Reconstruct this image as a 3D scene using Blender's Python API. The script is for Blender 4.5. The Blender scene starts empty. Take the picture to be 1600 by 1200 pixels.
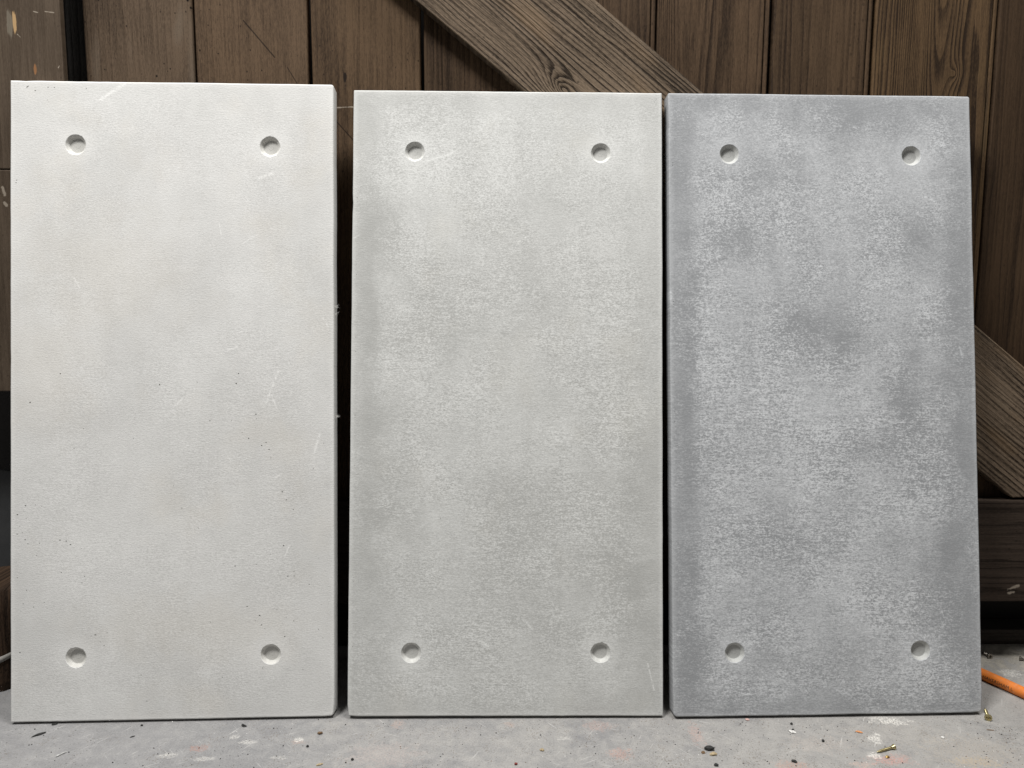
import bpy, bmesh, math, random
from mathutils import Matrix, Vector, noise as mnoise

# ------------------------------------------------------------------ camera, world, lamps, exposure
scene = bpy.context.scene
COL = scene.collection
CAM_H, PITCH, ROLL = 0.801, 0.12, 0.0036
cam_data = bpy.data.cameras.new('camera')
cam_data.sensor_width = 36.0
cam_data.lens = 27.0
cam_data.clip_start, cam_data.clip_end = 0.02, 100.0
cam = bpy.data.objects.new('camera', cam_data)
COL.objects.link(cam)
Rc = Matrix.Rotation(ROLL, 3, 'Y') @ Matrix.Rotation(PITCH, 3, 'X')      # world -> (right, forward, up)
Rt = Rc.transposed()
ax, ay, az = Rt.col[0], Rt.col[2], -Rt.col[1]
cam.matrix_world = Matrix(((ax[0], ay[0], az[0], 0), (ax[1], ay[1], az[1], 0), (ax[2], ay[2], az[2], CAM_H), (0, 0, 0, 1)))
scene.camera = cam

world = bpy.data.worlds.new('World')
scene.world = world
world.use_nodes = True
world.node_tree.nodes['Background'].inputs[0].default_value = (1.0, 0.985, 0.97, 1)
world.node_tree.nodes['Background'].inputs[1].default_value = 0.135      # bounce of a pale workshop

def area_lamp(name, loc, target, sx, sy, power, color):
    d = bpy.data.lights.new(name, 'AREA')
    d.shape, d.size, d.size_y, d.energy, d.color = 'RECTANGLE', sx, sy, power, color
    o = bpy.data.objects.new(name, d)
    COL.objects.link(o)
    o.location = loc
    o.rotation_euler = (Vector(target) - Vector(loc)).to_track_quat('-Z', 'Y').to_euler()
    return o

area_lamp('ceiling_lamp', (-1.25, -0.02, 4.15), (0.0, 1.4, 0.5), 0.85, 0.70, 176, (1.0, 0.985, 0.965))
area_lamp('ceiling_lamp_over_the_slabs', (0.90, 0.80, 4.40), (0.7, 1.3, 0.3), 0.90, 0.60, 108, (1.0, 0.985, 0.965))

scene.view_settings.view_transform = 'Standard'
scene.view_settings.look = 'None'
scene.view_settings.exposure = 0.08
scene.view_settings.gamma = 1.0
scene.view_settings.use_curve_mapping = False

# ------------------------------------------------------------------ object helpers
FLOOR = -0.0047
def link(name, me, mat=None, parent=None):
    o = bpy.data.objects.new(name, me)
    COL.objects.link(o)
    if me is not None and mat is not None:
        for m in (mat if isinstance(mat, (list, tuple)) else [mat]):
            me.materials.append(m)
    if parent: o.parent = parent
    return o
def tag(o, label=None, cat=None, group=None, kind=None):
    if label: o['label'] = label
    if cat: o['category'] = cat
    if group: o['group'] = group
    if kind: o['kind'] = kind
    return o
def empty(name, loc=(0, 0, 0)):
    o = bpy.data.objects.new(name, None)
    COL.objects.link(o)
    o.location = loc
    o.empty_display_size = 0.05
    return o
def mesh_from_bm(name, bm):
    bmesh.ops.recalc_face_normals(bm, faces=bm.faces)
    me = bpy.data.meshes.new(name)
    bm.to_mesh(me)
    bm.free()
    return me
def floor_at(x, y):            # ground point first measured at z = 0, moved onto the floor sheet
    k = (CAM_H - FLOOR) / CAM_H
    return Vector((x * k, y * k, FLOOR))

# ------------------------------------------------------------------ node helpers
class V:
    """A shader socket with arithmetic."""
    def __init__(s, T, sock): s.T, s.s = T, sock
    def _b(s, op, o, c=None):
        n = s.T.nodes.new('ShaderNodeMath'); n.operation = op
        s.T.links.new(s.s, n.inputs[0])
        for i, q in ((1, o), (2, c)):
            if q is None: continue
            if isinstance(q, V): s.T.links.new(q.s, n.inputs[i])
            else: n.inputs[i].default_value = q
        return V(s.T, n.outputs[0])
    def __add__(s, o): return s._b('ADD', o)
    __radd__ = __add__
    def __sub__(s, o): return s._b('SUBTRACT', o)
    def __rsub__(s, o): return (s * -1.0) + o
    def __mul__(s, o): return s._b('MULTIPLY', o)
    __rmul__ = __mul__
    def __truediv__(s, o): return s._b('DIVIDE', o)
    def abs(s): return s._b('ABSOLUTE', 0)
    def frac(s): return s._b('FRACT', 0)
    def floor(s): return s._b('FLOOR', 0)
    def sqrt(s): return s._b('SQRT', 0)
    def exp(s): return s._b('EXPONENT', 0)
    def sin(s): return s._b('SINE', 0)
    def max(s, o): return s._b('MAXIMUM', o)
    def min(s, o): return s._b('MINIMUM', o)
    def ss(s, a, b, lo=0.0, hi=1.0):      # smoothstep from a to b
        n = s.T.nodes.new('ShaderNodeMapRange'); n.interpolation_type = 'SMOOTHSTEP'
        s.T.links.new(s.s, n.inputs[0])
        n.inputs[1].default_value, n.inputs[2].default_value = a, b
        n.inputs[3].default_value, n.inputs[4].default_value = lo, hi
        return V(s.T, n.outputs[0])
    def clamp(s):
        n = s.T.nodes.new('ShaderNodeClamp'); s.T.links.new(s.s, n.inputs[0])
        return V(s.T, n.outputs[0])
class Mat:
    def __init__(s, name):
        s.m = bpy.data.materials.new(name); s.m.use_nodes = True
        s.T = s.m.node_tree; s.nodes, s.links = s.T.nodes, s.T.links
        s.bsdf = s.nodes['Principled BSDF']
        tc = s.nodes.new('ShaderNodeTexCoord')
        sp = s.nodes.new('ShaderNodeSeparateXYZ')
        s.links.new(tc.outputs['Object'], sp.inputs[0])
        s.x, s.y, s.z = (V(s.T, sp.outputs[i]) for i in range(3))
    def vec(s, a, b, c=0.0):
        n = s.nodes.new('ShaderNodeCombineXYZ')
        for i, q in enumerate((a, b, c)):
            if isinstance(q, V): s.links.new(q.s, n.inputs[i])
            else: n.inputs[i].default_value = q
        return n.outputs[0]
    def noise(s, a, b, c=0.0, detail=2.0, rough=0.5, dist=0.0):
        n = s.nodes.new('ShaderNodeTexNoise'); n.noise_dimensions = '3D'
        s.links.new(s.vec(a, b, c), n.inputs['Vector'])
        n.inputs['Scale'].default_value = 1.0
        n.inputs['Detail'].default_value = detail
        n.inputs['Roughness'].default_value = rough
        n.inputs['Distortion'].default_value = dist
        return V(s.T, n.outputs[0])
    def voro(s, a, b, c=0.0, rand=1.0):
        n = s.nodes.new('ShaderNodeTexVoronoi'); n.voronoi_dimensions = '3D'; n.feature = 'F1'
        s.links.new(s.vec(a, b, c), n.inputs['Vector'])
        n.inputs['Scale'].default_value = 1.0
        n.inputs['Randomness'].default_value = rand
        return V(s.T, n.outputs['Distance']), n
    def mix(s, f, a, b, mode='MIX'):
        n = s.nodes.new('ShaderNodeMix'); n.data_type = 'RGBA'; n.blend_type = mode
        if isinstance(f, V): s.links.new(f.s, n.inputs[0])
        else: n.inputs[0].default_value = f
        for i, q in ((6, a), (7, b)):
            if isinstance(q, (tuple, list)): n.inputs[i].default_value = (*q, 1)
            else: s.links.new(q, n.inputs[i])
        return n.outputs[2]
    def segment(s, a, b, p, q, r0, r1, wob=None):
        """1 near the segment p-q of the plane (a, b), 0 beyond r1."""
        dx, dy = q[0] - p[0], q[1] - p[1]
        L2 = dx * dx + dy * dy
        pa, pb = a - p[0], b - p[1]
        t = ((pa * dx + pb * dy) * (1.0 / L2)).clamp()
        ex, ey = pa - t * dx, pb - t * dy
        d = (ex * ex + ey * ey).sqrt()
        if wob is not None: d = d + wob
        return d.ss(r0, r1, 1.0, 0.0)
    def spot(s, a, b, c, ra, rb, wob, soft=0.45):
        ea, eb = (a - c[0]) * (1.0 / ra), (b - c[1]) * (1.0 / rb)
        return ((ea * ea + eb * eb).sqrt() + wob).ss(1.0 - soft, 1.0 + soft, 1.0, 0.0)
    def done(s, color, rough=0.7, height=None, bump=0.001, strength=1.0, metal=0.0, spec=0.5):
        b = s.bsdf
        if isinstance(color, (tuple, list)): b.inputs['Base Color'].default_value = (*color, 1)
        else: s.links.new(color, b.inputs['Base Color'])
        if isinstance(rough, V): s.links.new(rough.s, b.inputs['Roughness'])
        else: b.inputs['Roughness'].default_value = rough
        b.inputs['Metallic'].default_value = metal
        b.inputs['Specular IOR Level'].default_value = spec
        if height is not None:
            n = s.nodes.new('ShaderNodeBump')
            n.inputs['Distance'].default_value = bump
            n.inputs['Strength'].default_value = strength
            s.links.new(height.s, n.inputs['Height'])
            s.links.new(n.outputs[0], b.inputs['Normal'])
        return s.m

def lin(r, g, b):
    f = lambda c: (c / 255 / 12.92) if c <= 10 else ((c / 255 + 0.055) / 1.055) ** 2.4
    return (f(r), f(g), f(b))
def mul(c, k): return tuple(q * k for q in c)

# ------------------------------------------------------------------ wood
def wood(name, seed, axis='z', light=(0.125, 0.088, 0.058), dark=(0.038, 0.024, 0.015), ring=0.013, warp=2.2,
         knots=(), cath=None, speck=0.5, contrast=0.7, relief=0.0009, tint=None, scratches=(), spots=(), rough=0.72, pale=()):
    M = Mat(name)
    u, v = (M.z, M.x) if axis == 'z' else (M.x, M.z)
    sd = seed * 7.31
    n = M.noise(u * 1.6, v * 8.0, sd, 3, 0.5) - 0.5
    n2 = M.noise(u * 7.0, v * 45.0, sd + 3.3, 2, 0.5) - 0.5
    n3 = M.noise(u * 0.7, v * 26.0, sd + 13.0, 3, 0.6) - 0.5
    g = v * (1.0 / ring) + n * warp + n2 * 0.55 + n3 * 3.2
    if cath:
        v0, a, b, w = cath                 # arches round the heart line v0
        dv = v - v0 + n * 0.02
        arch = dv * dv * a + u * b + n * 1.5
        k = (dv * dv * (-1.0 / (w * w))).exp()
        g = g * (1.0 - k) + arch * k
    for (ku, kv, su, sv, K) in knots:
        eu, ev = (u - ku) * (1.0 / su), (v - kv) * (1.0 / sv)
        g = g + (eu * eu + ev * ev + n2 * 0.5).abs().sqrt()._b('MULTIPLY', -1.3).exp() * K
    f = g.frac()
    late = f.ss(0.25, 0.86) * f.ss(0.90, 1.0, 1.0, 0.0)
    fib = M.noise(u * 9.0, v * 330.0, sd + 9.1, 3, 0.65)
    fib2 = M.noise(u * 120.0, v * 480.0, sd + 19.1, 2, 0.6)
    big = M.noise(u * 3.0, v * 7.0, sd + 5.0, 4, 0.55)
    ringid = M.noise(g.floor() * 1.7, sd, 0.0, 1, 0.5)
    amp = M.noise(u * 2.0, v * 18.0, sd + 17.0, 2, 0.5).ss(0.30, 0.62, 0.25, 1.0)
    late = late * amp
    val = (1.0 - late * contrast) * 0.62 + (fib - 0.5) * 0.95 + (fib2 - 0.5) * (0.6 + 0.5 * speck) + (big - 0.5) * 1.1 + (ringid - 0.5) * 0.5 + 0.06
    val = ((val - 0.5) * 1.35 + 0.5).clamp()
    col = M.mix(val, dark, light)
    if tint:
        tm = M.noise(u * 4.0, v * 14.0, sd + 31.0, 2, 0.5).ss(0.54, 0.72) * tint[1]
        col = M.mix(tm, col, tint[0])
    pores = M.noise(u * 260.0, v * 620.0, sd + 40.0, 1, 0.5).ss(0.63, 0.74)
    col = M.mix(pores * (0.55 * speck), col, mul(dark, 0.35))
    d, vn = M.voro(u * 55.0, v * 70.0, sd)
    dens = M.noise(u * 9.0, v * 9.0, sd + 50.0, 2, 0.5)
    holes = (d + (dens - 0.5) * -0.5).ss(0.05, 0.13, 1.0, 0.0)
    col = M.mix(holes * speck, col, mul(dark, 0.2))
    dust = M.noise(u * 330.0, v * 500.0, sd + 61.0, 2, 0.6).ss(0.64, 0.76)
    col = M.mix(dust * (0.42 * speck), col, mul(light, 1.9))
    wob = (M.noise(u * 120.0, v * 120.0, sd, 2, 0.6) - 0.5)
    h = (1.0 - late) * 0.55 + fib * 0.7
    for (p, q, r) in scratches:
        m = M.segment(u, v, p, q, r * 0.4, r * 1.2, wob * (r * 0.9))
        col = M.mix(m * 0.8, col, mul(dark, 0.3))
    for (p, q, r) in pale:
        m = M.segment(u, v, p, q, r * 0.3, r * 1.2, wob * (r * 2.6))
        col = M.mix(m * 0.7, col, (0.36, 0.31, 0.25))
    for (c, ru, rv, colr) in spots:
        m = M.spot(u, v, c, ru, rv, (M.noise(u * 60.0, v * 260.0, sd + 2.0, 3, 0.6) - 0.5) * 1.1, 0.18)
        col = M.mix(m, col, M.mix(fib, mul(colr, 0.45), colr))
    return M.done(col, rough + 0.0, h, relief, 1.0, spec=0.12)

# ------------------------------------------------------------------ concrete
def concrete(name, seed, dark, light, fine=0.5, mott=0.9, thr=0.5, blobs=(), warm=0.0, warm_col=(0.6, 0.5, 0.36), warm_at=(), scuff=0.35, edge=0.5, vband=0.3, bump=0.0003, strokes=(), frame=0.2, base=0.0):
    M = Mat(name)
    x, z, sd = M.x, M.z, seed * 5.17
    cloud = M.noise(x * 5.5, z * 4.6, sd, 6, 0.62, 0.25) - 0.5
    cloud2 = M.noise(x * 17.0, z * 15.0, sd + 4.0, 5, 0.62, 0.3) - 0.5
    band = M.noise(x * 22.0, z * 1.6, sd + 8.0, 3, 0.55) - 0.5
    dash = M.noise(x * 175.0, z * 430.0, sd + 1.0, 3, 0.72) - 0.5
    grain = M.noise(x * 300.0, z * 380.0, sd + 2.0, 2, 0.7) - 0.5
    line = M.noise(x * 26.0, z * 350.0, sd + 3.0, 2, 0.6) - 0.5
    swirl = M.noise(x * 70.0, z * 85.0, sd + 6.0, 4, 0.65, 1.2) - 0.5
    t = cloud * (mott * 1.15) + cloud2 * (mott * 0.42) + band * vband
    for (bx, bz, ra, rb, k) in blobs:
        ea, eb = (x - bx) * (1.0 / ra), (z - bz) * (1.0 / rb)
        t = t - (ea * ea + eb * eb + cloud2 * 2.2)._b('MULTIPLY', -1.0).exp() * (k * 0.62)
    # pale skin left by the mould wherever the weave of dashes stands above the local threshold;
    # it is streaky low down, speckled higher up, and thinner along the mould's border
    dxe = 0.3 - x.abs()
    dze = 0.6 - (z - 0.6).abs()
    fr = (dxe.min(dze * 1.3) + cloud2 * 0.05).ss(0.012, 0.085, 1.0, 0.0)
    area = M.noise(x * 9.0, z * 8.0, sd + 15.0, 3, 0.6).ss(0.34, 0.66, 0.40, 1.15) * (1.0 - fr * 0.45)
    low = (z + cloud * 0.5).ss(0.55, 1.05, 1.0, 0.40)
    weave = (dash * 1.45 + line * 0.50) * low + grain * 1.25 + swirl * 0.30
    amt = (t + weave * area * (fine * 1.6) - fr * frame + (1.0 - thr)).ss(-0.15, 1.15)
    smear = M.noise(x * 48.0, z * 26.0, sd + 16.0, 5, 0.7, 1.6).ss(0.60, 0.70)
    col = M.mix(amt, dark, light)
    col = M.mix(smear * 0.30 * cloud2.ss(-0.08, 0.10, 1.0, 0.2), col, mul(dark, 0.90))
    # pale border along the mould edge
    de = dxe.min(dze) + (M.noise(x * 30.0, z * 30.0, sd + 12.0, 3, 0.6) - 0.5) * 0.012
    em = de.ss(0.003, 0.012, 1.0, 0.0) * (edge * 0.6)
    col = M.mix(em, col, mul(light, 1.06))
    # cleaner halo about the four recesses
    hx, hz = x.abs() - 0.18, (z - 0.6).abs() - 0.48
    hr = (hx * hx + hz * hz).sqrt() + cloud2 * 0.03
    col = M.mix(hr.ss(0.021, 0.050, 1.0, 0.0) * (0.42 * edge + 0.1), col, mul(light, 1.06))
    # warm stains
    if warm:
        wm = M.noise(x * 7.0, z * 6.0, sd + 20.0, 4, 0.6).ss(0.50, 0.74) * warm
        for (bx, bz, ra, rb) in warm_at:
            wm = wm.max(M.spot(x, z, (bx, bz), ra, rb, cloud2 * 2.4, 0.85) * warm)
        col = M.mix(wm, col, warm_col)
    # light scuffs in three directions
    for i, a in enumerate((0.55, 2.2)):
        ca, sa = math.cos(a), math.sin(a)
        p, q = x * ca + z * sa, z * ca - x * sa
        m = M.noise(p * 16.0, q * 170.0, sd + 30.0 + i, 3, 0.5, 0.3).ss(0.69, 0.80)
        m = m * M.noise(x * 8.0, z * 8.0, sd + 40.0 + i, 1, 0.5).ss(0.50, 0.62)
        col = M.mix(m * scuff, col, mul(light, 1.22))
    brk = M.noise(x * 130.0, z * 130.0, sd + 70.0, 3, 0.6)
    for (p, q, r_) in strokes:
        m = M.segment(x, z, p, q, 0.0, r_, (brk - 0.5) * (r_ * 3.0)) * brk.ss(0.35, 0.62)
        col = M.mix(m * 0.6, col, mul(light, 1.3))
    # tiny pinholes, flat dots with the shade inside them painted in dark
    d, vn = M.voro(x * 150.0, z * 150.0, sd)
    dens = M.noise(x * 6.0, z * 6.0, sd + 55.0, 2, 0.5)
    pin = (d + dens.ss(0.35, 0.75) * -0.06).ss(0.03, 0.075, 1.0, 0.0) * dens.ss(0.48, 0.6)
    col = M.mix(pin * 0.35, col, mul(dark, 0.45))
    h = dash * 1.1 + grain * 0.8
    r = 0.80 - amt * 0.10
    return M.done(col, r, h, bump, 1.0, spec=0.30)

M_L = concrete('concrete_warm_white', 1, (0.500, 0.498, 0.482), (0.712, 0.710, 0.692), fine=0.66, mott=0.85, thr=0.50, frame=0.02, warm=0.11,
               warm_col=(0.62, 0.54, 0.41), warm_at=((-0.13, 0.84, 0.13, 0.10), (-0.24, 0.66, 0.08, 0.10), (0.05, 0.17, 0.16, 0.05)), scuff=0.5, edge=0.5, vband=0.25,
               strokes=(((0.195, 0.655), (0.172, 0.595), 0.004), ((0.182, 0.610), (0.192, 0.585), 0.003), ((0.018, 0.605), (0.000, 0.588), 0.003), ((0.278, 0.758), (0.288, 0.740), 0.003),
                        ((0.085, 0.935), (0.090, 0.905), 0.002), ((-0.135, 1.165), (-0.090, 1.195), 0.006), ((0.185, 0.452), (0.200, 0.460), 0.003), ((0.215, 0.325), (0.207, 0.305), 0.003),
                        ((-0.183, 0.830), (-0.172, 0.812), 0.003), ((0.272, 0.535), (0.262, 0.500), 0.004), ((0.10, 0.695), (0.118, 0.70), 0.003), ((0.16, 1.02), (0.185, 1.03), 0.005)))
M_M = concrete('concrete_light_grey', 2, (0.390, 0.392, 0.376), (0.668, 0.673, 0.655), fine=0.92, mott=0.68, thr=0.53, frame=0.12,
               blobs=((-0.265, 0.70, 0.025, 0.45, 0.40), (-0.24, 0.93, 0.05, 0.10, 0.45), (-0.22, 0.40, 0.06, 0.15, 0.3), (0.24, 0.25, 0.06, 0.20, 0.4), (-0.12, 0.74, 0.16, 0.07, 0.3), (0.02, 0.42, 0.10, 0.06, 0.25), (0.1, 0.27, 0.2, 0.08, 0.25)),
               warm=0.10, warm_col=(0.50, 0.46, 0.37), scuff=0.45, edge=0.45, vband=0.2,
               strokes=(((-0.02, 0.605), (-0.006, 0.588), 0.003), ((0.245, 0.735), (0.255, 0.738), 0.003), ((-0.045, 0.14), (-0.03, 0.13), 0.006), ((0.03, 0.185), (0.05, 0.165), 0.004),
                        ((-0.11, 0.06), (-0.095, 0.052), 0.003), ((0.02, 0.905), (0.035, 0.915), 0.003), ((0.16, 0.69), (0.172, 0.685), 0.003), ((0.27, 0.10), (0.282, 0.05), 0.003), ((-0.16, 1.06), (-0.10, 1.08), 0.004)))
M_R = concrete('concrete_blue_grey', 3, (0.262, 0.270, 0.279), (0.592, 0.606, 0.618), fine=1.30, mott=0.62, thr=0.53, frame=0.26,
               blobs=((0.004, 0.72, 0.07, 0.05, 0.6), (-0.04, 0.75, 0.04, 0.03, 0.4), (-0.17, 0.91, 0.05, 0.04, 0.45), (0.2, 0.90, 0.05, 0.06, 0.5),
                      (0.07, 1.145, 0.16, 0.035, 0.45), (0.083, 0.51, 0.03, 0.03, 0.5), (0.16, 0.60, 0.05, 0.16, 0.5), (-0.10, 1.04, 0.10, 0.06, 0.3),
                      (0.22, 0.30, 0.04, 0.22, 0.4), (-0.25, 0.12, 0.04, 0.08, 0.25), (-0.06, 0.09, 0.12, 0.04, 0.12), (-0.262, 0.55, 0.016, 0.45, 0.40), (0.250, 0.62, 0.030, 0.42, 0.26), (-0.10, 0.32, 0.10, 0.06, 0.25)),
               scuff=0.4, edge=0.28, vband=0.35,
               strokes=(((0.205, 1.000), (0.225, 0.990), 0.003), ((0.24, 1.10), (0.245, 1.105), 0.003), ((0.268, 0.705), (0.274, 0.685), 0.004), ((-0.05, 0.412), (-0.025, 0.405), 0.004),
                        ((0.19, 0.15), (0.18, 0.11), 0.003), ((-0.297, 0.81), (-0.295, 0.79), 0.006), ((0.05, 0.86), (0.062, 0.85), 0.003)))

def cup_material(name, c, seed):
    M = Mat(name)
    n = M.noise(M.x * 160.0, M.z * 160.0, seed, 4, 0.6)
    n2 = M.noise(M.x * 700.0, M.z * 700.0, seed + 2.0, 2, 0.6)
    col = M.mix((n * 0.7 + n2 * 0.3).ss(0.32, 0.68), mul(c, 0.86), mul(c, 1.06))
    disc = M.y.ss(0.0078, 0.0080)           # the plug's end left a greyer, pitted imprint
    col = M.mix(disc * n2.ss(0.30, 0.62, 0.35, 1.0), col, mul(c, 0.84))
    return M.done(col, 0.75, n2, 0.00025, spec=0.3)

# ------------------------------------------------------------------ floor
def floor_material():
    M = Mat('painted_concrete_floor')
    x, y = M.x, M.y
    base = M.noise(x * 5.0, y * 5.0, 1.0, 5, 0.6) - 0.5
    med = M.noise(x * 38.0, y * 38.0, 2.0, 5, 0.65, 0.4) - 0.5
    fine = M.noise(x * 330.0, y * 260.0, 3.0, 3, 0.7) - 0.5
    col = M.mix((base * 1.2 + med * 1.5 + fine * 1.9 + 0.5).clamp(), (0.190, 0.189, 0.191), (0.288, 0.284, 0.281))
    # dusty, yellower towards the right
    dust = (x * 0.60 + base * 1.4 + med * 1.1).ss(-0.45, 0.55)
    col = M.mix(dust * 0.75, col, M.mix((fine * 1.6 + med + 0.5).clamp(), (0.252, 0.243, 0.227), (0.378, 0.365, 0.343)))
    # bare mortar showing through at the back
    bare = ((y - 1.55) * 6.0 + med * 2.2 + base).ss(0.0, 0.45) * x.ss(0.8, 0.95)
    col = M.mix(bare * 0.8, col, M.mix((med * 2.4 + fine + 0.5).clamp(), (0.16, 0.145, 0.12), (0.42, 0.39, 0.33)))
    # pale dried splashes
    white = (med + fine * 0.6).ss(0.20, 0.30) * (M.noise(x * 7.0, y * 7.0, 9.0, 3, 0.6)).ss(0.50, 0.66)
    col = M.mix(white * 0.55, col, (0.62, 0.61, 0.585))
    # trowel / drag scratches
    hgt = med * 0.8 + fine * 0.5
    for i, a in enumerate((0.5, -0.35, 1.05, 2.3)):
        ca, sa = math.cos(a), math.sin(a)
        p, q = x * ca + y * sa, y * ca - x * sa
        m = M.noise(p * 13.0, q * 260.0, 20.0 + i, 3, 0.55, 0.3).ss(0.63, 0.74)
        m = m * M.noise(x * 9.0, y * 9.0, 30.0 + i, 2, 0.5).ss(0.47, 0.60)
        col = M.mix(m * 0.50, col, (0.56, 0.55, 0.53))
    # dirt specks
    d, vn = M.voro(x * 130.0, y * 110.0, 4.0)
    sp = (d + (M.noise(x * 11.0, y * 11.0, 44.0, 2, 0.5) - 0.5) * -0.32).ss(0.06, 0.13, 1.0, 0.0)
    col = M.mix(sp * 0.7, col, (0.07, 0.065, 0.06))
    d2, vn2 = M.voro(x * 260.0, y * 200.0, 8.0)
    clump = M.noise(x * 16.0, y * 14.0, 47.0, 3, 0.6)
    sp2 = (d2 + (clump - 0.5) * -0.9).ss(0.10, 0.24, 1.0, 0.0)
    col = M.mix(sp2 * 0.55, col, (0.15, 0.125, 0.10))
    wob = (M.noise(x * 75.0, y * 75.0, 6.0, 5, 0.75) - 0.5) * 4.2
    flake = M.noise(x * 300.0, y * 300.0, 16.0, 3, 0.65).ss(0.38, 0.60)
    # old red paint showing in patches
    for (cx, cy, rx, ry, k, c) in [(-0.55, 1.266, .013, .008, .75, (.36, .17, .12)), (0.192, 1.254, .018, .013, .55, (.52, .27, .20)),
            (0.163, 1.341, .022, .014, .40, (.50, .30, .24)), (0.655, 1.240, .030, .013, .70, (.55, .25, .20)), (0.339, 1.315, .010, .030, .45, (.55, .31, .25)),
            (-0.381, 1.285, .009, .006, .60, (.42, .26, .19)), (-0.22, 1.248, .050, .030, .28, (.55, .42, .37)), (0.481, 1.222, .024, .012, .55, (.50, .25, .17)),
            (-0.21, 1.345, .010, .012, .45, (.50, .33, .26)), (0.0, 1.345, .010, .007, .45, (.45, .28, .21)), (0.60, 1.225, .014, .008, .5, (.60, .38, .30)),
            (0.55, 1.285, .045, .022, .35, (.50, .42, .36)), (0.81, 1.262, .075, .040, .45, (.42, .36, .29)), (0.80, 1.235, .030, .012, .6, (.45, .34, .20)),
            (0.70, 1.32, .09, .03, .25, (.45, .41, .35))]:
        m = M.spot(x, y, (cx * 1.0059, cy * 1.0059), rx * 1.1, ry * 1.1, wob, 0.35) * flake
        col = M.mix(m * (k * 0.7), col, c)
    for (cx, cy, rx, ry, k) in [(0.716, 1.358, .030, .009, .75), (0.70, 1.372, .035, .006, .6), (0.658, 1.301, .010, .012, .7), (0.668, 1.318, .006, .007, .7),
            (0.635, 1.252, .012, .008, .75), (-0.38, 1.293, .007, .007, .7), (-0.47, 1.285, .016, .005, .45), (-0.50, 1.30, .010, .006, .4), (-0.595, 1.245, .014, .007, .45), (-0.53, 1.235, .02, .006, .35), (-0.40, 1.24, .012, .005, .3), (0.10, 1.30, .012, .006, .3), (1.06, 1.545, .02, .016, .6), (1.10, 1.50, .02, .02, .5)]:
        m = M.spot(x, y, (cx * 1.0059, cy * 1.0059), rx, ry, wob, 0.35) * flake
        col = M.mix(m * k, col, (0.70, 0.68, 0.63))
    return M.done(col, 0.66 - (base * 0.2), hgt, 0.0009, spec=0.3)

def plane(name, pts, mat, kind=None):
    me = bpy.data.meshes.new(name)
    me.from_pydata(pts, [], [tuple(range(len(pts)))])
    o = link(name, me, mat)
    if kind: tag(o, kind=kind)
    return o
fl = plane('floor', [(-2.6, -1.2, FLOOR), (2.6, -1.2, FLOOR), (2.6, 2.0, FLOOR), (-2.6, 2.0, FLOOR)], floor_material(), 'structure')
tag(fl, 'grey painted concrete floor with scuffs and red paint patches', 'floor')

Mb = Mat('void_black')
M_BACK = Mb.done(Mb.mix(Mb.noise(Mb.x * 30.0, Mb.z * 4.0, 2.0), (0.012, 0.010, 0.009), (0.02, 0.017, 0.015)), 0.9)
bm = bmesh.new()
bmesh.ops.create_cube(bm, size=1.0, matrix=Matrix.Translation((0, 1.80, 0.95)) @ Matrix.Diagonal((5.0, 0.04, 2.1, 1)))  # near-black sheet added for the dark void; keeps world light out of the gaps
tag(link('void_backing', mesh_from_bm('void_backing', bm), M_BACK), 'added near-black sheet standing for the dark void seen through the gaps of the plank gate', 'backing', kind='structure')

# ------------------------------------------------------------------ plank gate
WY, WK = 1.615, 0.02                 # front of the planks: y = WY + WK * x
WROT = Matrix.Rotation(math.atan(WK), 4, 'Z')
gate = empty('plank_gate', (0, WY, 0))
tag(gate, 'dark brown stained plank gate with a diagonal brace behind the slabs', 'gate')

def bevel_box(x0, x1, y0, y1, z0, z1, r=0.002, seg=2):
    bm = bmesh.new()
    bmesh.ops.create_cube(bm, size=1.0, matrix=Matrix.Translation(((x0 + x1) / 2, (y0 + y1) / 2, (z0 + z1) / 2)) @ Matrix.Diagonal((x1 - x0, y1 - y0, z1 - z0, 1)))
    if r: bmesh.ops.bevel(bm, geom=bm.edges[:], offset=r, segments=seg, profile=0.5, affect='EDGES')
    return bm

def plank_mesh(w, z0, z1, gap, seed, bead=True):
    rnd = random.Random(seed)
    a, b = -w / 2 + gap / 2, w / 2 - gap / 2
    D = 0.022
    prof = [(a, D), (a, 0.0030), (a + 0.0012, 0.0010), (a + 0.0032, 0.0)]
    if bead:
        s = b - 0.011
        prof += [(s - 0.0022, 0.0), (s - 0.0006, 0.0012), (s, 0.0060), (s + 0.0012, 0.0062), (s + 0.0022, 0.0030), (s + 0.0045, 0.0016), (b - 0.0022, 0.0018), (b - 0.0004, 0.0034)]
    else:
        prof += [(b - 0.0032, 0.0), (b - 0.0012, 0.0010), (b, 0.0030)]
    prof += [(b, D)]
    n = len(prof)
    zs = [z0 + (z1 - z0) * i / 24 for i in range(25)]
    vs, fs = [], []
    ph = rnd.random() * 9
    for z in zs:
        for i, (px, py) in enumerate(prof):
            e = 0.0006 * mnoise.noise((px * 9, z * 6, ph)) * (1 if 1 < i < n - 2 else 0)
            dx = 0.0005 * mnoise.noise((i * 0.2, z * 8, ph + 4))
            vs.append((px + dx, py + e, z))
    for k in range(len(zs) - 1):
        for i in range(n):
            j = (i + 1) % n
            fs.append((k * n + i, k * n + j, (k + 1) * n + j, (k + 1) * n + i))
    fs.append(tuple(range(n - 1, -1, -1)))
    fs.append(tuple((len(zs) - 1) * n + i for i in range(n)))
    me = bpy.data.meshes.new('plank')
    me.from_pydata(vs, [], fs)
    me.validate()
    return me

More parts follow.
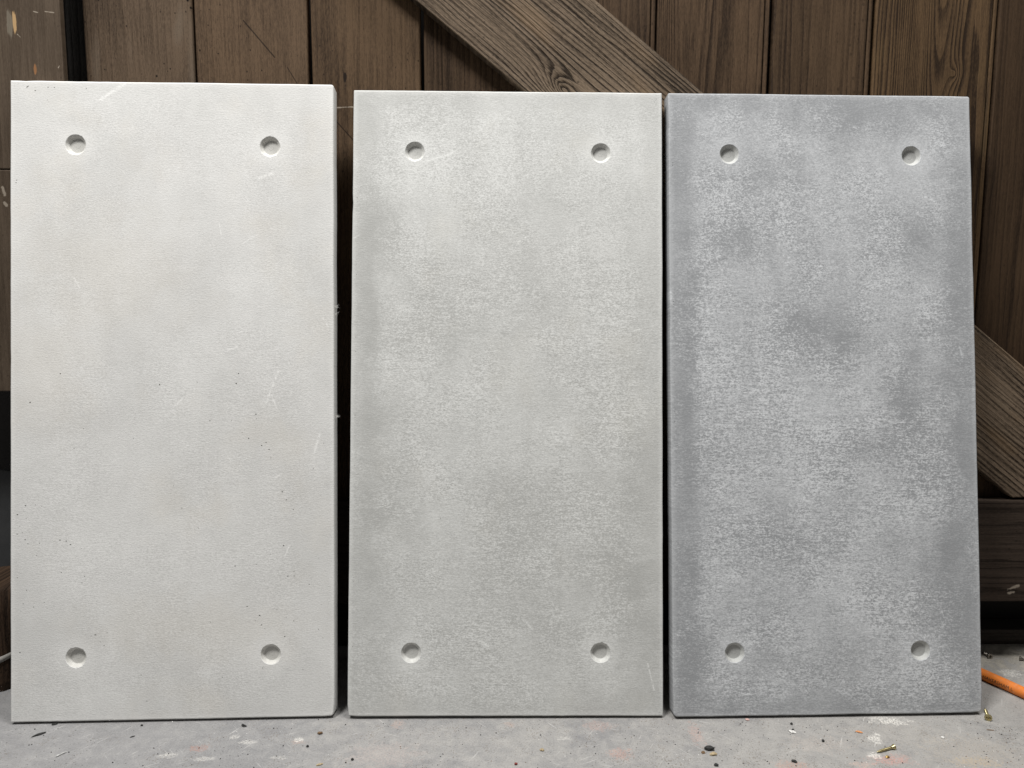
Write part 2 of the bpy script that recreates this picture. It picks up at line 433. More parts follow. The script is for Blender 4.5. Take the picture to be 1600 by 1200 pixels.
PB = dict(light=(0.0831, 0.0525, 0.0307), dark=(0.0220, 0.0131, 0.0074))
planks = [  # x0, x1, gap on the right, material options
    (-0.854, -0.637, 0.003, dict(speck=1.0, contrast=0.18, light=(0.1085, 0.0749, 0.0489), dark=(0.0254, 0.0162, 0.0098), tint=((0.15, 0.12, 0.09), 0.5))),
    (-0.637, -0.409, 0.005, dict(speck=0.9, contrast=0.18, light=(0.1102, 0.0718, 0.0433), dark=(0.0254, 0.0154, 0.0091), scratches=(((1.335, -0.015), (1.265, 0.045), 0.0016), ((1.245, 0.070), (1.215, 0.088), 0.0012)))),
    (-0.409, -0.181, 0.011, dict(speck=0.7, contrast=0.25, light=(0.1035, 0.0656, 0.0371), dark=(0.0246, 0.0147, 0.0083), spots=(((1.227, -0.043), 0.010, 0.0035, (0.02, 0.012, 0.008)),),
        pale=(((1.168, -0.070), (1.170, -0.022), 0.0016),), scratches=(((1.163, -0.082), (1.10, -0.025), 0.0014),))),
    (-0.181, 0.055, 0.003, dict(speck=0.4, contrast=0.75)),
    (0.055, 0.288, 0.003, dict(speck=0.4, contrast=0.6)),
    (0.288, 0.519, 0.003, dict(speck=0.35, contrast=0.75, light=(0.0950, 0.0594, 0.0342), cath=(-0.045, 900.0, 6.0, 0.06))),
    (0.519, 0.732, 0.011, dict(speck=0.35, contrast=0.6, light=(0.0848, 0.0533, 0.0301))),
    (0.732, 0.984, 0.003, dict(speck=0.2, contrast=0.95, ring=0.012, light=(0.1085, 0.0664, 0.0336), tint=((0.135, 0.088, 0.040), 0.5), cath=(0.010, 700.0, 11.0, 0.055), knots=((1.245, 0.045, 0.02, 0.012, 3.0),))),
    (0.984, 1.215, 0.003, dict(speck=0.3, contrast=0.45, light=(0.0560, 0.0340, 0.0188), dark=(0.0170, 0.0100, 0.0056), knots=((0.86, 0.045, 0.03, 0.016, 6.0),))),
    (1.215, 1.44, 0.003, dict(speck=0.3, contrast=0.6)),
    (1.44, 1.67, 0.003, dict(speck=0.3, contrast=0.6)),
]
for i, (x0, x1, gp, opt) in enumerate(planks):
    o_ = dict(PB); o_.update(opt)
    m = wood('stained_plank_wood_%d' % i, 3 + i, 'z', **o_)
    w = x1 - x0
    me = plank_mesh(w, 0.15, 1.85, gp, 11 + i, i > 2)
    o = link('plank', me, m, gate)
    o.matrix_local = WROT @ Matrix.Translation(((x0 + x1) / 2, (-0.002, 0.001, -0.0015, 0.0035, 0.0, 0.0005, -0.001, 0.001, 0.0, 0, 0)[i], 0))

# the diagonal brace, proud of the planks
TH = math.atan(0.79)
bw, BT = 0.223, 0.032
Bc = Vector((0.090, 0, 1.2835))
def brace():
    d = Vector((math.cos(TH), 0, -math.sin(TH))); nrm = Vector((math.sin(TH), 0, math.cos(TH)))
    def cut(side, z):
        p = Bc + nrm * (side * bw / 2)
        t = (z - p.z) / d.z
        q = p + d * t - Bc
        return (q.dot(d), side * bw / 2)
    poly = [cut(-1, 1.80), cut(1, 1.80), cut(1, 0.366), cut(-1, 0.366)]
    bm = bmesh.new()
    f = [bm.verts.new((u, 0, v)) for u, v in poly]
    g = [bm.verts.new((u, BT, v)) for u, v in poly]
    bm.faces.new(f); bm.faces.new(g[::-1])
    for i in range(4): bm.faces.new((f[i], g[i], g[(i + 1) % 4], f[(i + 1) % 4]))
    bmesh.ops.bevel(bm, geom=bm.edges[:], offset=0.0032, segments=3, profile=0.5, affect='EDGES')
    return mesh_from_bm('brace', bm)
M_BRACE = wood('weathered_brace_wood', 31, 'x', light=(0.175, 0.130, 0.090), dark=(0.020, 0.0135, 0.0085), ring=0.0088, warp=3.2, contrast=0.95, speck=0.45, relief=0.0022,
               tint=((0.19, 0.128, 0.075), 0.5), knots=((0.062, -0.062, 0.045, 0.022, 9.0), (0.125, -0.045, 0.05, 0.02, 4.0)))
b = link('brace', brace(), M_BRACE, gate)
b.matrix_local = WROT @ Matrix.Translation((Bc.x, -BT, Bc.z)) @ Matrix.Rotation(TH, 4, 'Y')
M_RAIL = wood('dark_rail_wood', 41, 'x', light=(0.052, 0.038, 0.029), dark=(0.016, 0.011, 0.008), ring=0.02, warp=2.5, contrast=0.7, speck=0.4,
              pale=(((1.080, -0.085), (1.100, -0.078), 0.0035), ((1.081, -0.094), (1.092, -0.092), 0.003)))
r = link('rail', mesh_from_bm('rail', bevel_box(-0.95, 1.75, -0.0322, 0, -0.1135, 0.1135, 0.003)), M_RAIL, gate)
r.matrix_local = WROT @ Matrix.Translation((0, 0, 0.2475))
# recessed grey board behind the hinge gap
M_STILE = wood('grey_stile_wood', 45, 'z', light=(0.085, 0.080, 0.075), dark=(0.018, 0.017, 0.016), ring=0.011, warp=2.0, contrast=0.8, speck=0.3)
st = link('stile', mesh_from_bm('stile', bevel_box(-0.05, 0.05, 0, 0.03, 0.15, 1.85, 0.002)), M_STILE, gate)
st.matrix_local = WROT @ Matrix.Translation((-0.853, 0.026, 0))

# sill under the gate
M_SILL = wood('dark_sill_wood', 52, 'x', light=(0.05, 0.043, 0.037), dark=(0.016, 0.013, 0.011), ring=0.02, speck=0.4)
s = link('gate_sill', mesh_from_bm('gate_sill', bevel_box(-1.9, 1.9, 0, 0.06, 0, 0.036, 0.003)), M_SILL)
s.matrix_world = Matrix.Translation((0, 1.676, FLOOR)) @ Matrix.Rotation(math.atan(0.012), 4, 'Z')
tag(s, 'low dark timber sill on the floor under the gate', 'sill')

# post at the left, in two boards one above the other
post = empty('gate_post', (-1.06, 1.527, 0.598))
tag(post, 'broad brown post with a pale chipped scar at the left edge', 'post')
PM = dict(light=(0.098, 0.073, 0.052), dark=(0.040, 0.028, 0.019), ring=0.03, contrast=0.25, speck=0.25, relief=0.0004, rough=0.5)
M_POST = wood('brown_post_wood', 61, 'z', spots=(((0.272 + 0.434, 0.113), 0.021, 0.0035, (0.55, 0.36, 0.18)), ((0.705, 0.104), 0.024, 0.0055, (0.20, 0.17, 0.13)), ((0.622, 0.146), 0.009, 0.0028, (0.30, 0.15, 0.07))),
              pale=(((0.727, 0.172), (0.725, 0.188), 0.0012), ((0.727, 0.150), (0.725, 0.158), 0.0010), ((0.685, 0.117), (0.680, 0.122), 0.0010), ((0.625, 0.190), (0.628, 0.192), 0.0012)), **PM)
M_POST2 = wood('brown_post_wood_lower', 66, 'z', pale=(((0.40, 0.068), (0.385, 0.071), 0.0028), ((0.372, 0.069), (0.366, 0.073), 0.003)), **PM)
for nm, z0, z1, m in (('post_board', 0.435, 1.25, M_POST), ('post_board', 0.0, 0.4338, M_POST2)):
    p = link(nm, mesh_from_bm(nm, bevel_box(-0.24, 0.1995, 0, 0.016, z0, z1, 0.0022)), m, post)
    p.matrix_local = Matrix.Rotation(math.atan(WK), 4, 'Z')

link('stud', mesh_from_bm('stud', bevel_box(-0.24, 0.10, 0.0162, 0.06, 0.0, 1.25, 0.002)), M_POST2, post).matrix_local = Matrix.Rotation(math.atan(WK), 4, 'Z')

# log with a pale strap in the shade below the post
def lathe(prof, seg=32, wob=0.0, seed=0):
    bm = bmesh.new()
    rings = []
    for (rr, zz) in prof:
        ring = []
        for k in range(seg):
            a = 2 * math.pi * k / seg
            q = rr * (1 + wob * mnoise.noise((math.cos(a) * 1.7, math.sin(a) * 1.7, zz * 14 + seed)))
            ring.append(bm.verts.new((q * math.cos(a), q * math.sin(a), zz)))
        rings.append(ring)
    for A, B in zip(rings, rings[1:]):
        for k in range(seg):
            f = bm.faces.new((A[k], A[(k + 1) % seg], B[(k + 1) % seg], B[k])); f.smooth = True
    bm.faces.new(rings[0]); bm.faces.new(rings[-1])
    return bm
log = empty('log', (-1.075, 1.535, FLOOR))
tag(log, 'short brown log standing in the shade below the post', 'log')
M_BARK = wood('brown_bark', 71, 'z', light=(0.07, 0.043, 0.027), dark=(0.015, 0.010, 0.007), ring=0.012, warp=5.0, relief=0.003)
link('trunk', mesh_from_bm('trunk', lathe([(0.082, 0), (0.086, 0.02), (0.084, 0.06), (0.082, 0.11), (0.083, 0.16), (0.078, 0.205), (0.070, 0.212)], 40, 0.10)), M_BARK, log)
Ms = Mat('pale_strap')
M_STRAP = Ms.done(Ms.mix(Ms.noise(Ms.x * 90.0, Ms.z * 200.0, 1.0, 3), (0.20, 0.19, 0.17), (0.34, 0.33, 0.30)), 0.6)
stp = link('strap', mesh_from_bm('strap', lathe([(0.0875, 0.058), (0.0915, 0.059), (0.0915, 0.069), (0.0875, 0.070)], 40, 0.05)), M_STRAP, log)
stp.rotation_euler = (0.12, -0.2, 0)
Mg = Mat('dark_slate_board')
M_SLATE = Mg.done(Mg.mix(Mg.noise(Mg.x * 40.0, Mg.z * 40.0, 3.0, 4), (0.012, 0.0125, 0.013), (0.034, 0.035, 0.036)), 0.7)
lb = link('offcut_board', mesh_from_bm('offcut_board', bevel_box(-0.10, 0.10, 0, 0.012, 0, 0.40, 0.002)), M_SLATE)
lb.matrix_world = Matrix.Translation((-1.16, 1.60, FLOOR + 0.02)) @ Matrix.Rotation(-0.10, 4, 'X') @ Matrix.Rotation(0.18, 4, 'Y')
tag(lb, 'dark grey offcut board leaning behind the log at the left edge', 'board')

# ------------------------------------------------------------------ the three slabs
TS = 0.034
def rrect(inset, cr, n=44, m=60):
    """rounded rectangle 0.6 x 1.2, corner radii (tl, tr, br, bl), always the same number of points"""
    x0, x1, z0, z1 = -0.3 + inset, 0.3 - inset, inset, 1.2 - inset
    pts = []
    rs = [max(c - inset, 0.0004) for c in cr]
    cc = [(x0 + rs[0], z1 - rs[0], 90), (x1 - rs[1], z1 - rs[1], 0), (x1 - rs[2], z0 + rs[2], -90), (x0 + rs[3], z0 + rs[3], 180)]
    cnt = [n, m, n, m]
    for k in range(4):
        # corner k, turning clockwise, then the side to the next corner
        cx, cz, a0 = cc[k]
        st_ = {0: 180, 1: 90, 2: 0, 3: -90}[k]
        for j in range(7):
            a = math.radians(st_ - 90 * j / 6)
            pts.append((cx + rs[k] * math.cos(a), cz + rs[k] * math.sin(a)))
        nx, nz, _ = cc[(k + 1) % 4]
        p = pts[-1]
        s2 = {0: 180, 1: 90, 2: 0, 3: -90}[(k + 1) % 4]
        a = math.radians(s2)
        e = (nx + rs[(k + 1) % 4] * math.cos(a), nz + rs[(k + 1) % 4] * math.sin(a))
        for j in range(1, cnt[k]):
            t = j / cnt[k]
            pts.append((p[0] + (e[0] - p[0]) * t, p[1] + (e[1] - p[1]) * t))
    return pts

RIM, LIP = 0.0195, 0.0186
def slab_mesh(seed, cr, pits, chips):
    rnd = random.Random(seed)
    bm = bmesh.new()
    layers = [(0.0030, 0.0), (0.0013, 0.0004), (0.0004, 0.0013), (0.0, 0.0031), (0.0, TS - 0.003), (0.002, TS)]
    rings = []
    for li, (ins, yy) in enumerate(layers):
        ring = []
        pts = rrect(ins, cr)
        N = len(pts)
        for i, (x, z) in enumerate(pts):
            w = 0.0006 * mnoise.noise((x * 9, z * 9, seed * 3.1)) + 0.00035 * mnoise.noise((x * 60, z * 60, seed * 3.1))
            w -= 0.0005
            y = yy
            for (cx, cz, rr, dep) in chips:
                d = math.hypot(x - cx, z - cz)
                if d < rr and li < 4:
                    k = (1 - d / rr)
                    w -= dep * k * (0.5 if li == 0 else 1.0)
                    y += dep * 0.7 * k * (1 if 0 < li < 4 else 0)
            ox = (1 if x > 0 else -1) if abs(abs(x) - (0.3 - ins)) < 0.02 else 0
            oz = (1 if z > 0.6 else -1) if min(z, 1.2 - z) - ins < 0.02 else 0
            ring.append(bm.verts.new((x + ox * w, y, z + (oz * w if oz > 0 else oz * min(w, 0)))))
        rings.append(ring)
    for A, B in zip(rings, rings[1:]):
        n = len(A)
        for i in range(n):
            f = bm.faces.new((A[i], A[(i + 1) % n], B[(i + 1) % n], B[i])); f.smooth = True
    bm.faces.new(rings[-1])
    edges = []
    for i in range(len(rings[0])):
        edges.append(bm.edges.get((rings[0][i], rings[0][(i + 1) % len(rings[0])])))
    # recess mouths
    holes = [(-0.18, 1.08), (0.18, 1.08), (0.18, 0.12), (-0.18, 0.12)]
    for (hx, hz) in holes:
        a_, b_ = [], []
        for k in range(40):
            a = 2 * math.pi * k / 40
            e = 0.0007 * mnoise.noise((math.cos(a) * 2.2 + hx * 9, math.sin(a) * 2.2 + hz * 9, seed))
            e += max(0, mnoise.noise((math.cos(a) * 5 + hx * 9, math.sin(a) * 5 + hz * 9, seed + 8)) - 0.30) * 0.005
            a_.append(bm.verts.new((hx + (RIM + e) * math.cos(a), 0, hz + (RIM + e) * math.sin(a))))
            b_.append(bm.verts.new((hx + LIP * math.cos(a), 0.0011, hz + LIP * math.sin(a))))
        for k in range(40):
            edges.append(bm.edges.new((a_[k], a_[(k + 1) % 40])))
            f = bm.faces.new((a_[k], a_[(k + 1) % 40], b_[(k + 1) % 40], b_[k])); f.smooth = True
    # blow holes
    used = []
    for (px, pz, pr, st, an) in pits:
        R_ = pr * max(st, 1) * 1.35
        if not (abs(px) + R_ < 0.2945 and 0.0055 + R_ < pz < 1.1945 - R_): continue
        if any(math.hypot(px - hx, pz - hz) < RIM + 0.0035 + R_ for hx, hz in holes): continue
        if any(math.hypot(px - qx, pz - qz) < R_ + q + 0.0004 for qx, qz, q in used): continue
        used.append((px, pz, R_))
        n = 8
        a_, b_ = [], []
        ca, sa = math.cos(an), math.sin(an)
        for k in range(n):
            a = 2 * math.pi * k / n
            q = pr * rnd.uniform(0.72, 1.25)
            lx, lz = q * st * math.cos(a), q * math.sin(a)
            dx, dz = lx * ca - lz * sa, lx * sa + lz * ca
            a_.append(bm.verts.new((px + dx, 0, pz + dz)))
            b_.append(bm.verts.new((px + dx * 0.8, pr * 1.7, pz + dz * 0.8)))
        c = bm.verts.new((px, pr * 2.6, pz))
        for k in range(n):
            edges.append(bm.edges.new((a_[k], a_[(k + 1) % n])))
            bm.faces.new((a_[k], a_[(k + 1) % n], b_[(k + 1) % n], b_[k]))
            bm.faces.new((b_[k], b_[(k + 1) % n], c))
    bmesh.ops.triangle_fill(bm, use_beauty=True, use_dissolve=False, edges=edges, normal=(0, -1, 0))
    me = mesh_from_bm('slab_body', bm)
    return me

def recess_mesh(seed):
    bm = bmesh.new()
    prof = [(LIP + 0.0003, 0.0008), (0.0168, 0.0034), (0.0137, 0.0078), (0.0131, 0.0081), (0.0050, 0.0082), (0.0046, 0.0080), (0.0012, 0.0080)]
    seg = 40
    rings = []
    for i, (rr, yy) in enumerate(prof):
        ring = []
        for k in range(seg):
            a = 2 * math.pi * k / seg
            e = 0.0003 * mnoise.noise((math.cos(a) * 2, math.sin(a) * 2, seed + i * 0.1)) if 0 < i < 4 else 0
            y2 = yy
            ring.append(bm.verts.new(((rr + e) * math.cos(a), y2, (rr + e) * math.sin(a))))
        rings.append(ring)
    for i, (A, B) in enumerate(zip(rings, rings[1:])):
        for k in range(seg):
            f = bm.faces.new((A[k], A[(k + 1) % seg], B[(k + 1) % seg], B[k])); f.smooth = i < 3
    bm.faces.new(rings[-1])
    return mesh_from_bm('recess', bm)

PITS_L = [(-0.2304, 1.187), (-0.2537, 1.1806), (-0.2315, 1.1629), (-0.2187, 1.187), (-0.16, 1.1854), (-0.2876, 1.0126), (-0.2888, 1.0078),
    (-0.0258, 0.6297), (0.0436, 0.6341), (0.1208, 0.6503), (0.1163, 0.6316), (-0.2082, 0.651), (-0.2637, 0.597), (0.1528, 0.5737), (0.1539, 0.5649), (0.1516, 0.5489),
    (0.132, 0.5444), (0.1271, 0.5386), (0.1075, 0.5613), (-0.1656, 0.5477), (0.0672, 0.5615), (0.1395, 0.5279), (0.1716, 0.5201), (0.1637, 0.5144), (0.1773, 0.507),
    (0.1803, 0.4906), (-0.0744, 0.5294), (-0.1831, 0.5107), (0.2018, 0.4265), (0.2094, 0.4111), (0.2226, 0.3933), (0.1885, 0.3806), (0.0152, 0.3975), (-0.0005, 0.4395),
    (0.2043, 0.3246), (0.1793, 0.3088), (0.1136, 0.2874), (0.2235, 0.2757), (0.2118, 0.2671), (0.2239, 0.2673), (0.2558, 0.2611), (0.252, 0.2508), (0.1361, 0.2107),
    (0.1591, 0.1932), (0.1511, 0.1834), (0.1625, 0.1756), (0.1689, 0.1682), (0.2059, 0.1531), (0.2086, 0.1898), (0.2226, 0.1823), (0.1912, 0.2046), (0.2693, 0.1659),
    (0.2773, 0.1493), (-0.2091, 0.3397), (-0.1976, 0.3377), (-0.1899, 0.3312), (-0.1702, 0.323), (-0.2468, 0.3344), (-0.2675, 0.3335), (-0.2727, 0.3411), (-0.252, 0.3114),
    (-0.2066, 0.2791), (-0.1639, 0.2714), (-0.1688, 0.2593), (-0.2701, 0.2471), (-0.276, 0.2215), (-0.2867, 0.2707), (-0.2572, 0.2152), (-0.2376, 0.2236), (-0.2325, 0.2129),
    (-0.2203, 0.2165), (-0.1443, 0.1617), (-0.1521, 0.1599), (-0.1228, 0.1662), (-0.1354, 0.1483), (-0.151, 0.1375), (-0.1284, 0.1417), (-0.2823, 0.131), (-0.2867, 0.3877),
    (-0.276, 0.3948), (-0.2719, 0.4046), (-0.2704, 0.3804), (-0.2424, 0.4032), (-0.2538, 0.406), (-0.2822, 0.3669), (-0.2778, 0.3544), (-0.2867, 0.3519), (0.0675, 0.1823),
    (0.2798, 0.5183), (0.2603, 0.4697), (0.0928, 0.2926), (0.1528, 0.29), (0.155, 0.045), (-0.06, 0.085), (0.045, 0.08), (0.09, 0.078), (-0.05, 0.036), (0.27, 0.30), (0.24, 0.09)]
BIG = {(-0.0258, 0.6297), (0.2018, 0.4265), (0.2059, 0.1531), (0.1591, 0.1932), (-0.2091, 0.3397), (-0.1976, 0.3377), (-0.2637, 0.597), (0.1136, 0.2874), (-0.1443, 0.1617), (0.1716, 0.5201), (0.2043, 0.3246), (-0.2867, 0.3877)}
rnd = random.Random(5)
pits_l = [(x, z, rnd.uniform(0.0012, 0.0016) if (x, z) in BIG else rnd.uniform(0.0006, 0.0012), rnd.uniform(1.0, 1.5), rnd.uniform(-0.4, 0.9)) for x, z in PITS_L]
pits_l += [(-0.2678, 1.1875, 0.0009, 3.2, 0.75), (0.0457, 0.3596, 0.0006, 9.0, -0.75), (0.165, 0.095, 0.0006, 4.0, 1.1)]
for _ in range(45): pits_l.append((rnd.uniform(-0.29, 0.29), rnd.uniform(0.02, 0.62) ** 1.0, rnd.uniform(0.00035, 0.0006), 1.0, 0))
pits_m = [(-0.2905, rnd.uniform(0.1, 1.1), rnd.uniform(0.0005, 0.0009), 1.0, 0) for _ in range(16)] + [(rnd.uniform(-0.29, 0.29), rnd.uniform(0.03, 0.5), rnd.uniform(0.0004, 0.0008), 1, 0) for _ in range(26)]
pits_m += [(0.288, 1.187, 0.0009, 1, 0), (0.285, 1.181, 0.0006, 1, 0)]
pits_r = [(-0.2915, rnd.uniform(0.5, 1.18), rnd.uniform(0.0006, 0.0010), 1.0, 0) for _ in range(12)] + [(0.291, 0.045, 0.0011, 1.2, 0), (0.2885, 0.058, 0.0009, 1, 0), (0.29, 0.30, 0.0008, 1, 0), (-0.013, 1.136, 0.0009, 1, 0)]
pits_r += [(rnd.uniform(-0.29, 0.29), rnd.uniform(0.03, 1.17), rnd.uniform(0.0004, 0.0006), 1, 0) for _ in range(10)]

SLABS = [
    dict(pos=(-0.6328, 1.3563, -0.0005), yaw=2.347, lean=7.082, ir=-0.0645, cr=(0.0012, 0.005, 0.007, 0.0012), pits=pits_l,
         chips=((0.3, 0.006, 0.012, 0.0016), (-0.3, 0.685, 0.006, 0.002), (0.3, 0.33, 0.006, 0.0014), (-0.27, 1.2, 0.006, 0.001), (0.3, 0.19, 0.005, 0.0012)),
         mat=M_L, cup=(0.59, 0.583, 0.55), label='off white concrete slab with small blow holes, leaning left of the other two'),
    dict(pos=(-0.0097, 1.3702, 0.0003), yaw=0.786, lean=8.512, ir=0.135, cr=(0.0018, 0.002, 0.0018, 0.0025), pits=pits_m,
         chips=((-0.3, 0.004, 0.008, 0.0022), (-0.3, 0.75, 0.005, 0.001), (-0.3, 0.98, 0.006, 0.001)),
         mat=M_M, cup=(0.555, 0.555, 0.53), label='light warm grey concrete slab leaning between the off white and the blue grey slab'),
    dict(pos=(0.6070, 1.3789, 0.0004), yaw=1.822, lean=8.7485, ir=-0.0187, cr=(0.003, 0.0045, 0.007, 0.008), pits=pits_r,
         chips=((0.3, 0.004, 0.012, 0.002), (-0.3, 0.02, 0.02, 0.0018), (-0.3, 0.93, 0.005, 0.002), (-0.3, 1.14, 0.005, 0.002), (-0.3, 0.76, 0.02, 0.0012)),
         mat=M_R, cup=(0.45, 0.455, 0.44), label='mottled blue grey concrete slab, darkest of the three, leaning beside the orange hose'),
]
for i, S in enumerate(SLABS):
    root = empty('concrete_slab')
    mw = Matrix.Translation(S['pos']) @ Matrix.Rotation(math.radians(S['yaw']), 4, 'Z') @ Matrix.Rotation(-math.radians(S['lean']), 4, 'X') @ Matrix.Rotation(math.radians(S['ir']), 4, 'Y')
    root.matrix_world = mw
    tag(root, S['label'], 'concrete slab', 'concrete slabs leaning on the gate')
    link('slab_body', slab_mesh(i + 1, S['cr'], S['pits'], S['chips']), S['mat'], root)
    cm = cup_material('recess_concrete_%d' % i, S['cup'], i * 3.0)
    for k, (hx, hz) in enumerate(((-0.18, 1.08), (0.18, 1.08), (0.18, 0.12), (-0.18, 0.12))):
        q = link('recess', recess_mesh(i * 10 + k), cm, root)
        q.location = (hx, 0, hz)
    if i == 0:      # glass fibre tufts torn out of the right edge
        Mf = Mat('white_fibre'); fm = Mf.done((0.75, 0.74, 0.70), 0.6)
        for (fx, fz, n, sd) in ((0.2995, 0.778, 9, 1), (0.2995, 0.5691, 7, 2), (0.2995, 0.762, 4, 3)):
            rr = random.Random(sd)
            bm = bmesh.new()
            for _ in range(n):
                L = rr.uniform(0.005, 0.011)
                d = Vector((1.0, rr.uniform(-0.2, 0.5), rr.uniform(-0.6, 0.9))).normalized() * L
                o0 = Vector((0, rr.uniform(-0.001, 0.003), rr.uniform(-0.003, 0.003)))
                up = d.cross(Vector((0, 1, 0))).normalized() * 0.0004
                sd2 = d.cross(up).normalized() * 0.0004
                c = [bm.verts.new(o0 + e) for e in (up + sd2, up - sd2, -up - sd2, -up + sd2)]
                t = bm.verts.new(o0 + d)
                for a in range(4): bm.faces.new((c[a], c[(a + 1) % 4], t))
                bm.faces.new(c[::-1])
            q = link('fibre_tuft', mesh_from_bm('fibre_tuft', bm), fm, root)
            q.location = (fx, 0.008, fz)

# ------------------------------------------------------------------ orange hose with black print
def catmull(P, n):
    out = []
    for i in range(1, len(P) - 2):
        p0, p1, p2, p3 = (Vector(p) for p in P[i - 1:i + 3])
        for k in range(n):
            t = k / n
            out.append(0.5 * ((2 * p1) + (p2 - p0) * t + (2 * p0 - 5 * p1 + 4 * p2 - p3) * t * t + (3 * p1 - p0 - 3 * p2 + p3) * t ** 3))
    out.append(Vector(P[-2]))
    return out
HR = 0.0112
hz = FLOOR + HR
path = catmull([(0.62, 1.62, hz), (0.72, 1.635, hz), (0.84, 1.640, hz), (0.935, 1.612, hz), (0.972, 1.562, hz), (1.004, 1.502, hz), (1.043, 1.420, hz), (1.090, 1.322, hz), (1.17, 1.22, hz), (1.35, 1.12, hz), (1.6, 1.0, hz)], 16)
def frames(path):
    fr, s = [], 0.0
    for i, p in enumerate(path):
        t = (path[min(i + 1, len(path) - 1)] - path[max(i - 1, 0)]).normalized()
        n = Vector((0, 0, 1)).cross(t).normalized() * -1     # horizontal, to the right of travel (towards the camera side)
        if i: s += (p - path[i - 1]).length
        fr.append((s, p, t, n))
    return fr
FR = frames(path)
hose = empty('hose', floor_at(0.99, 1.50))
tag(hose, 'orange rubber hose with black lettering lying behind the blue grey slab', 'hose')
bm = bmesh.new(); prev = None
for (s_, p, t, n) in FR:
    ring = [bm.verts.new(p + (n * math.cos(a) + Vector((0, 0, 1)) * math.sin(a)) * HR - hose.location) for a in (2 * math.pi * k / 20 for k in range(20))]
    if prev:
        for k in range(20):
            f = bm.faces.new((prev[k], prev[(k + 1) % 20], ring[(k + 1) % 20], ring[k])); f.smooth = True
    else: bm.faces.new(ring)
    prev = ring
bm.faces.new(prev)
Mh = Mat('orange_rubber')
hn = Mh.noise(Mh.x * 40.0, Mh.y * 40.0, Mh.z * 40.0, 4, 0.6)
hd = Mh.noise(Mh.x * 150.0, Mh.y * 150.0, Mh.z * 150.0, 4, 0.7)
M_HOSE = Mh.done(Mh.mix(hd.ss(0.52, 0.78) * 0.45, Mh.mix(hn.ss(0.35, 0.7), (0.72, 0.205, 0.028), (0.58, 0.172, 0.036)), (0.46, 0.36, 0.27)), 0.6, Mh.noise(Mh.x * 300.0, Mh.y * 300.0, 0.0, 2), 0.0002, spec=0.3)
link('tube', mesh_from_bm('tube', bm), M_HOSE, hose)
def at_s(s):
    for (a, b) in zip(FR, FR[1:]):
        if a[0] <= s <= b[0]:
            k = (s - a[0]) / (b[0] - a[0])
            return a[1].lerp(b[1], k), a[3].lerp(b[3], k).normalized()
    return FR[-1][1], FR[-1][3]
cu = bpy.data.curves.new('lettering', 'FONT')
cu.body = 'BAR HAVERSHAM L'
cu.size = 0.0092
cu.space_character = 1.05
cu.resolution_u = 2
to = bpy.data.objects.new('lettering_source', cu)
COL.objects.link(to)
dg = bpy.context.evaluated_depsgraph_get()
tm = bpy.data.meshes.new_from_object(to.evaluated_get(dg))
bpy.data.objects.remove(to)
bm = bmesh.new(); bm.from_mesh(tm)
bmesh.ops.triangulate(bm, faces=bm.faces[:])
bmesh.ops.subdivide_edges(bm, edges=[e for e in bm.edges if e.calc_length() > 0.0022], cuts=2)
S0 = min(FR, key=lambda f: (f[1] - Vector((0.990, 1.529, hz))).length)[0]
for v in bm.verts:
    p, n = at_s(S0 - 0.012 + v.co.x)
    a = (v.co.y - 0.0035) / HR + 0.16
    v.co = p + (n * math.cos(a) + Vector((0, 0, 1)) * math.sin(a)) * (HR + 0.00015) - hose.location
Mk = Mat('black_print')
me = bpy.data.meshes.new('lettering'); bm.to_mesh(me); bm.free()
link('lettering', me, Mk.done((0.035, 0.02, 0.015), 0.6), hose)

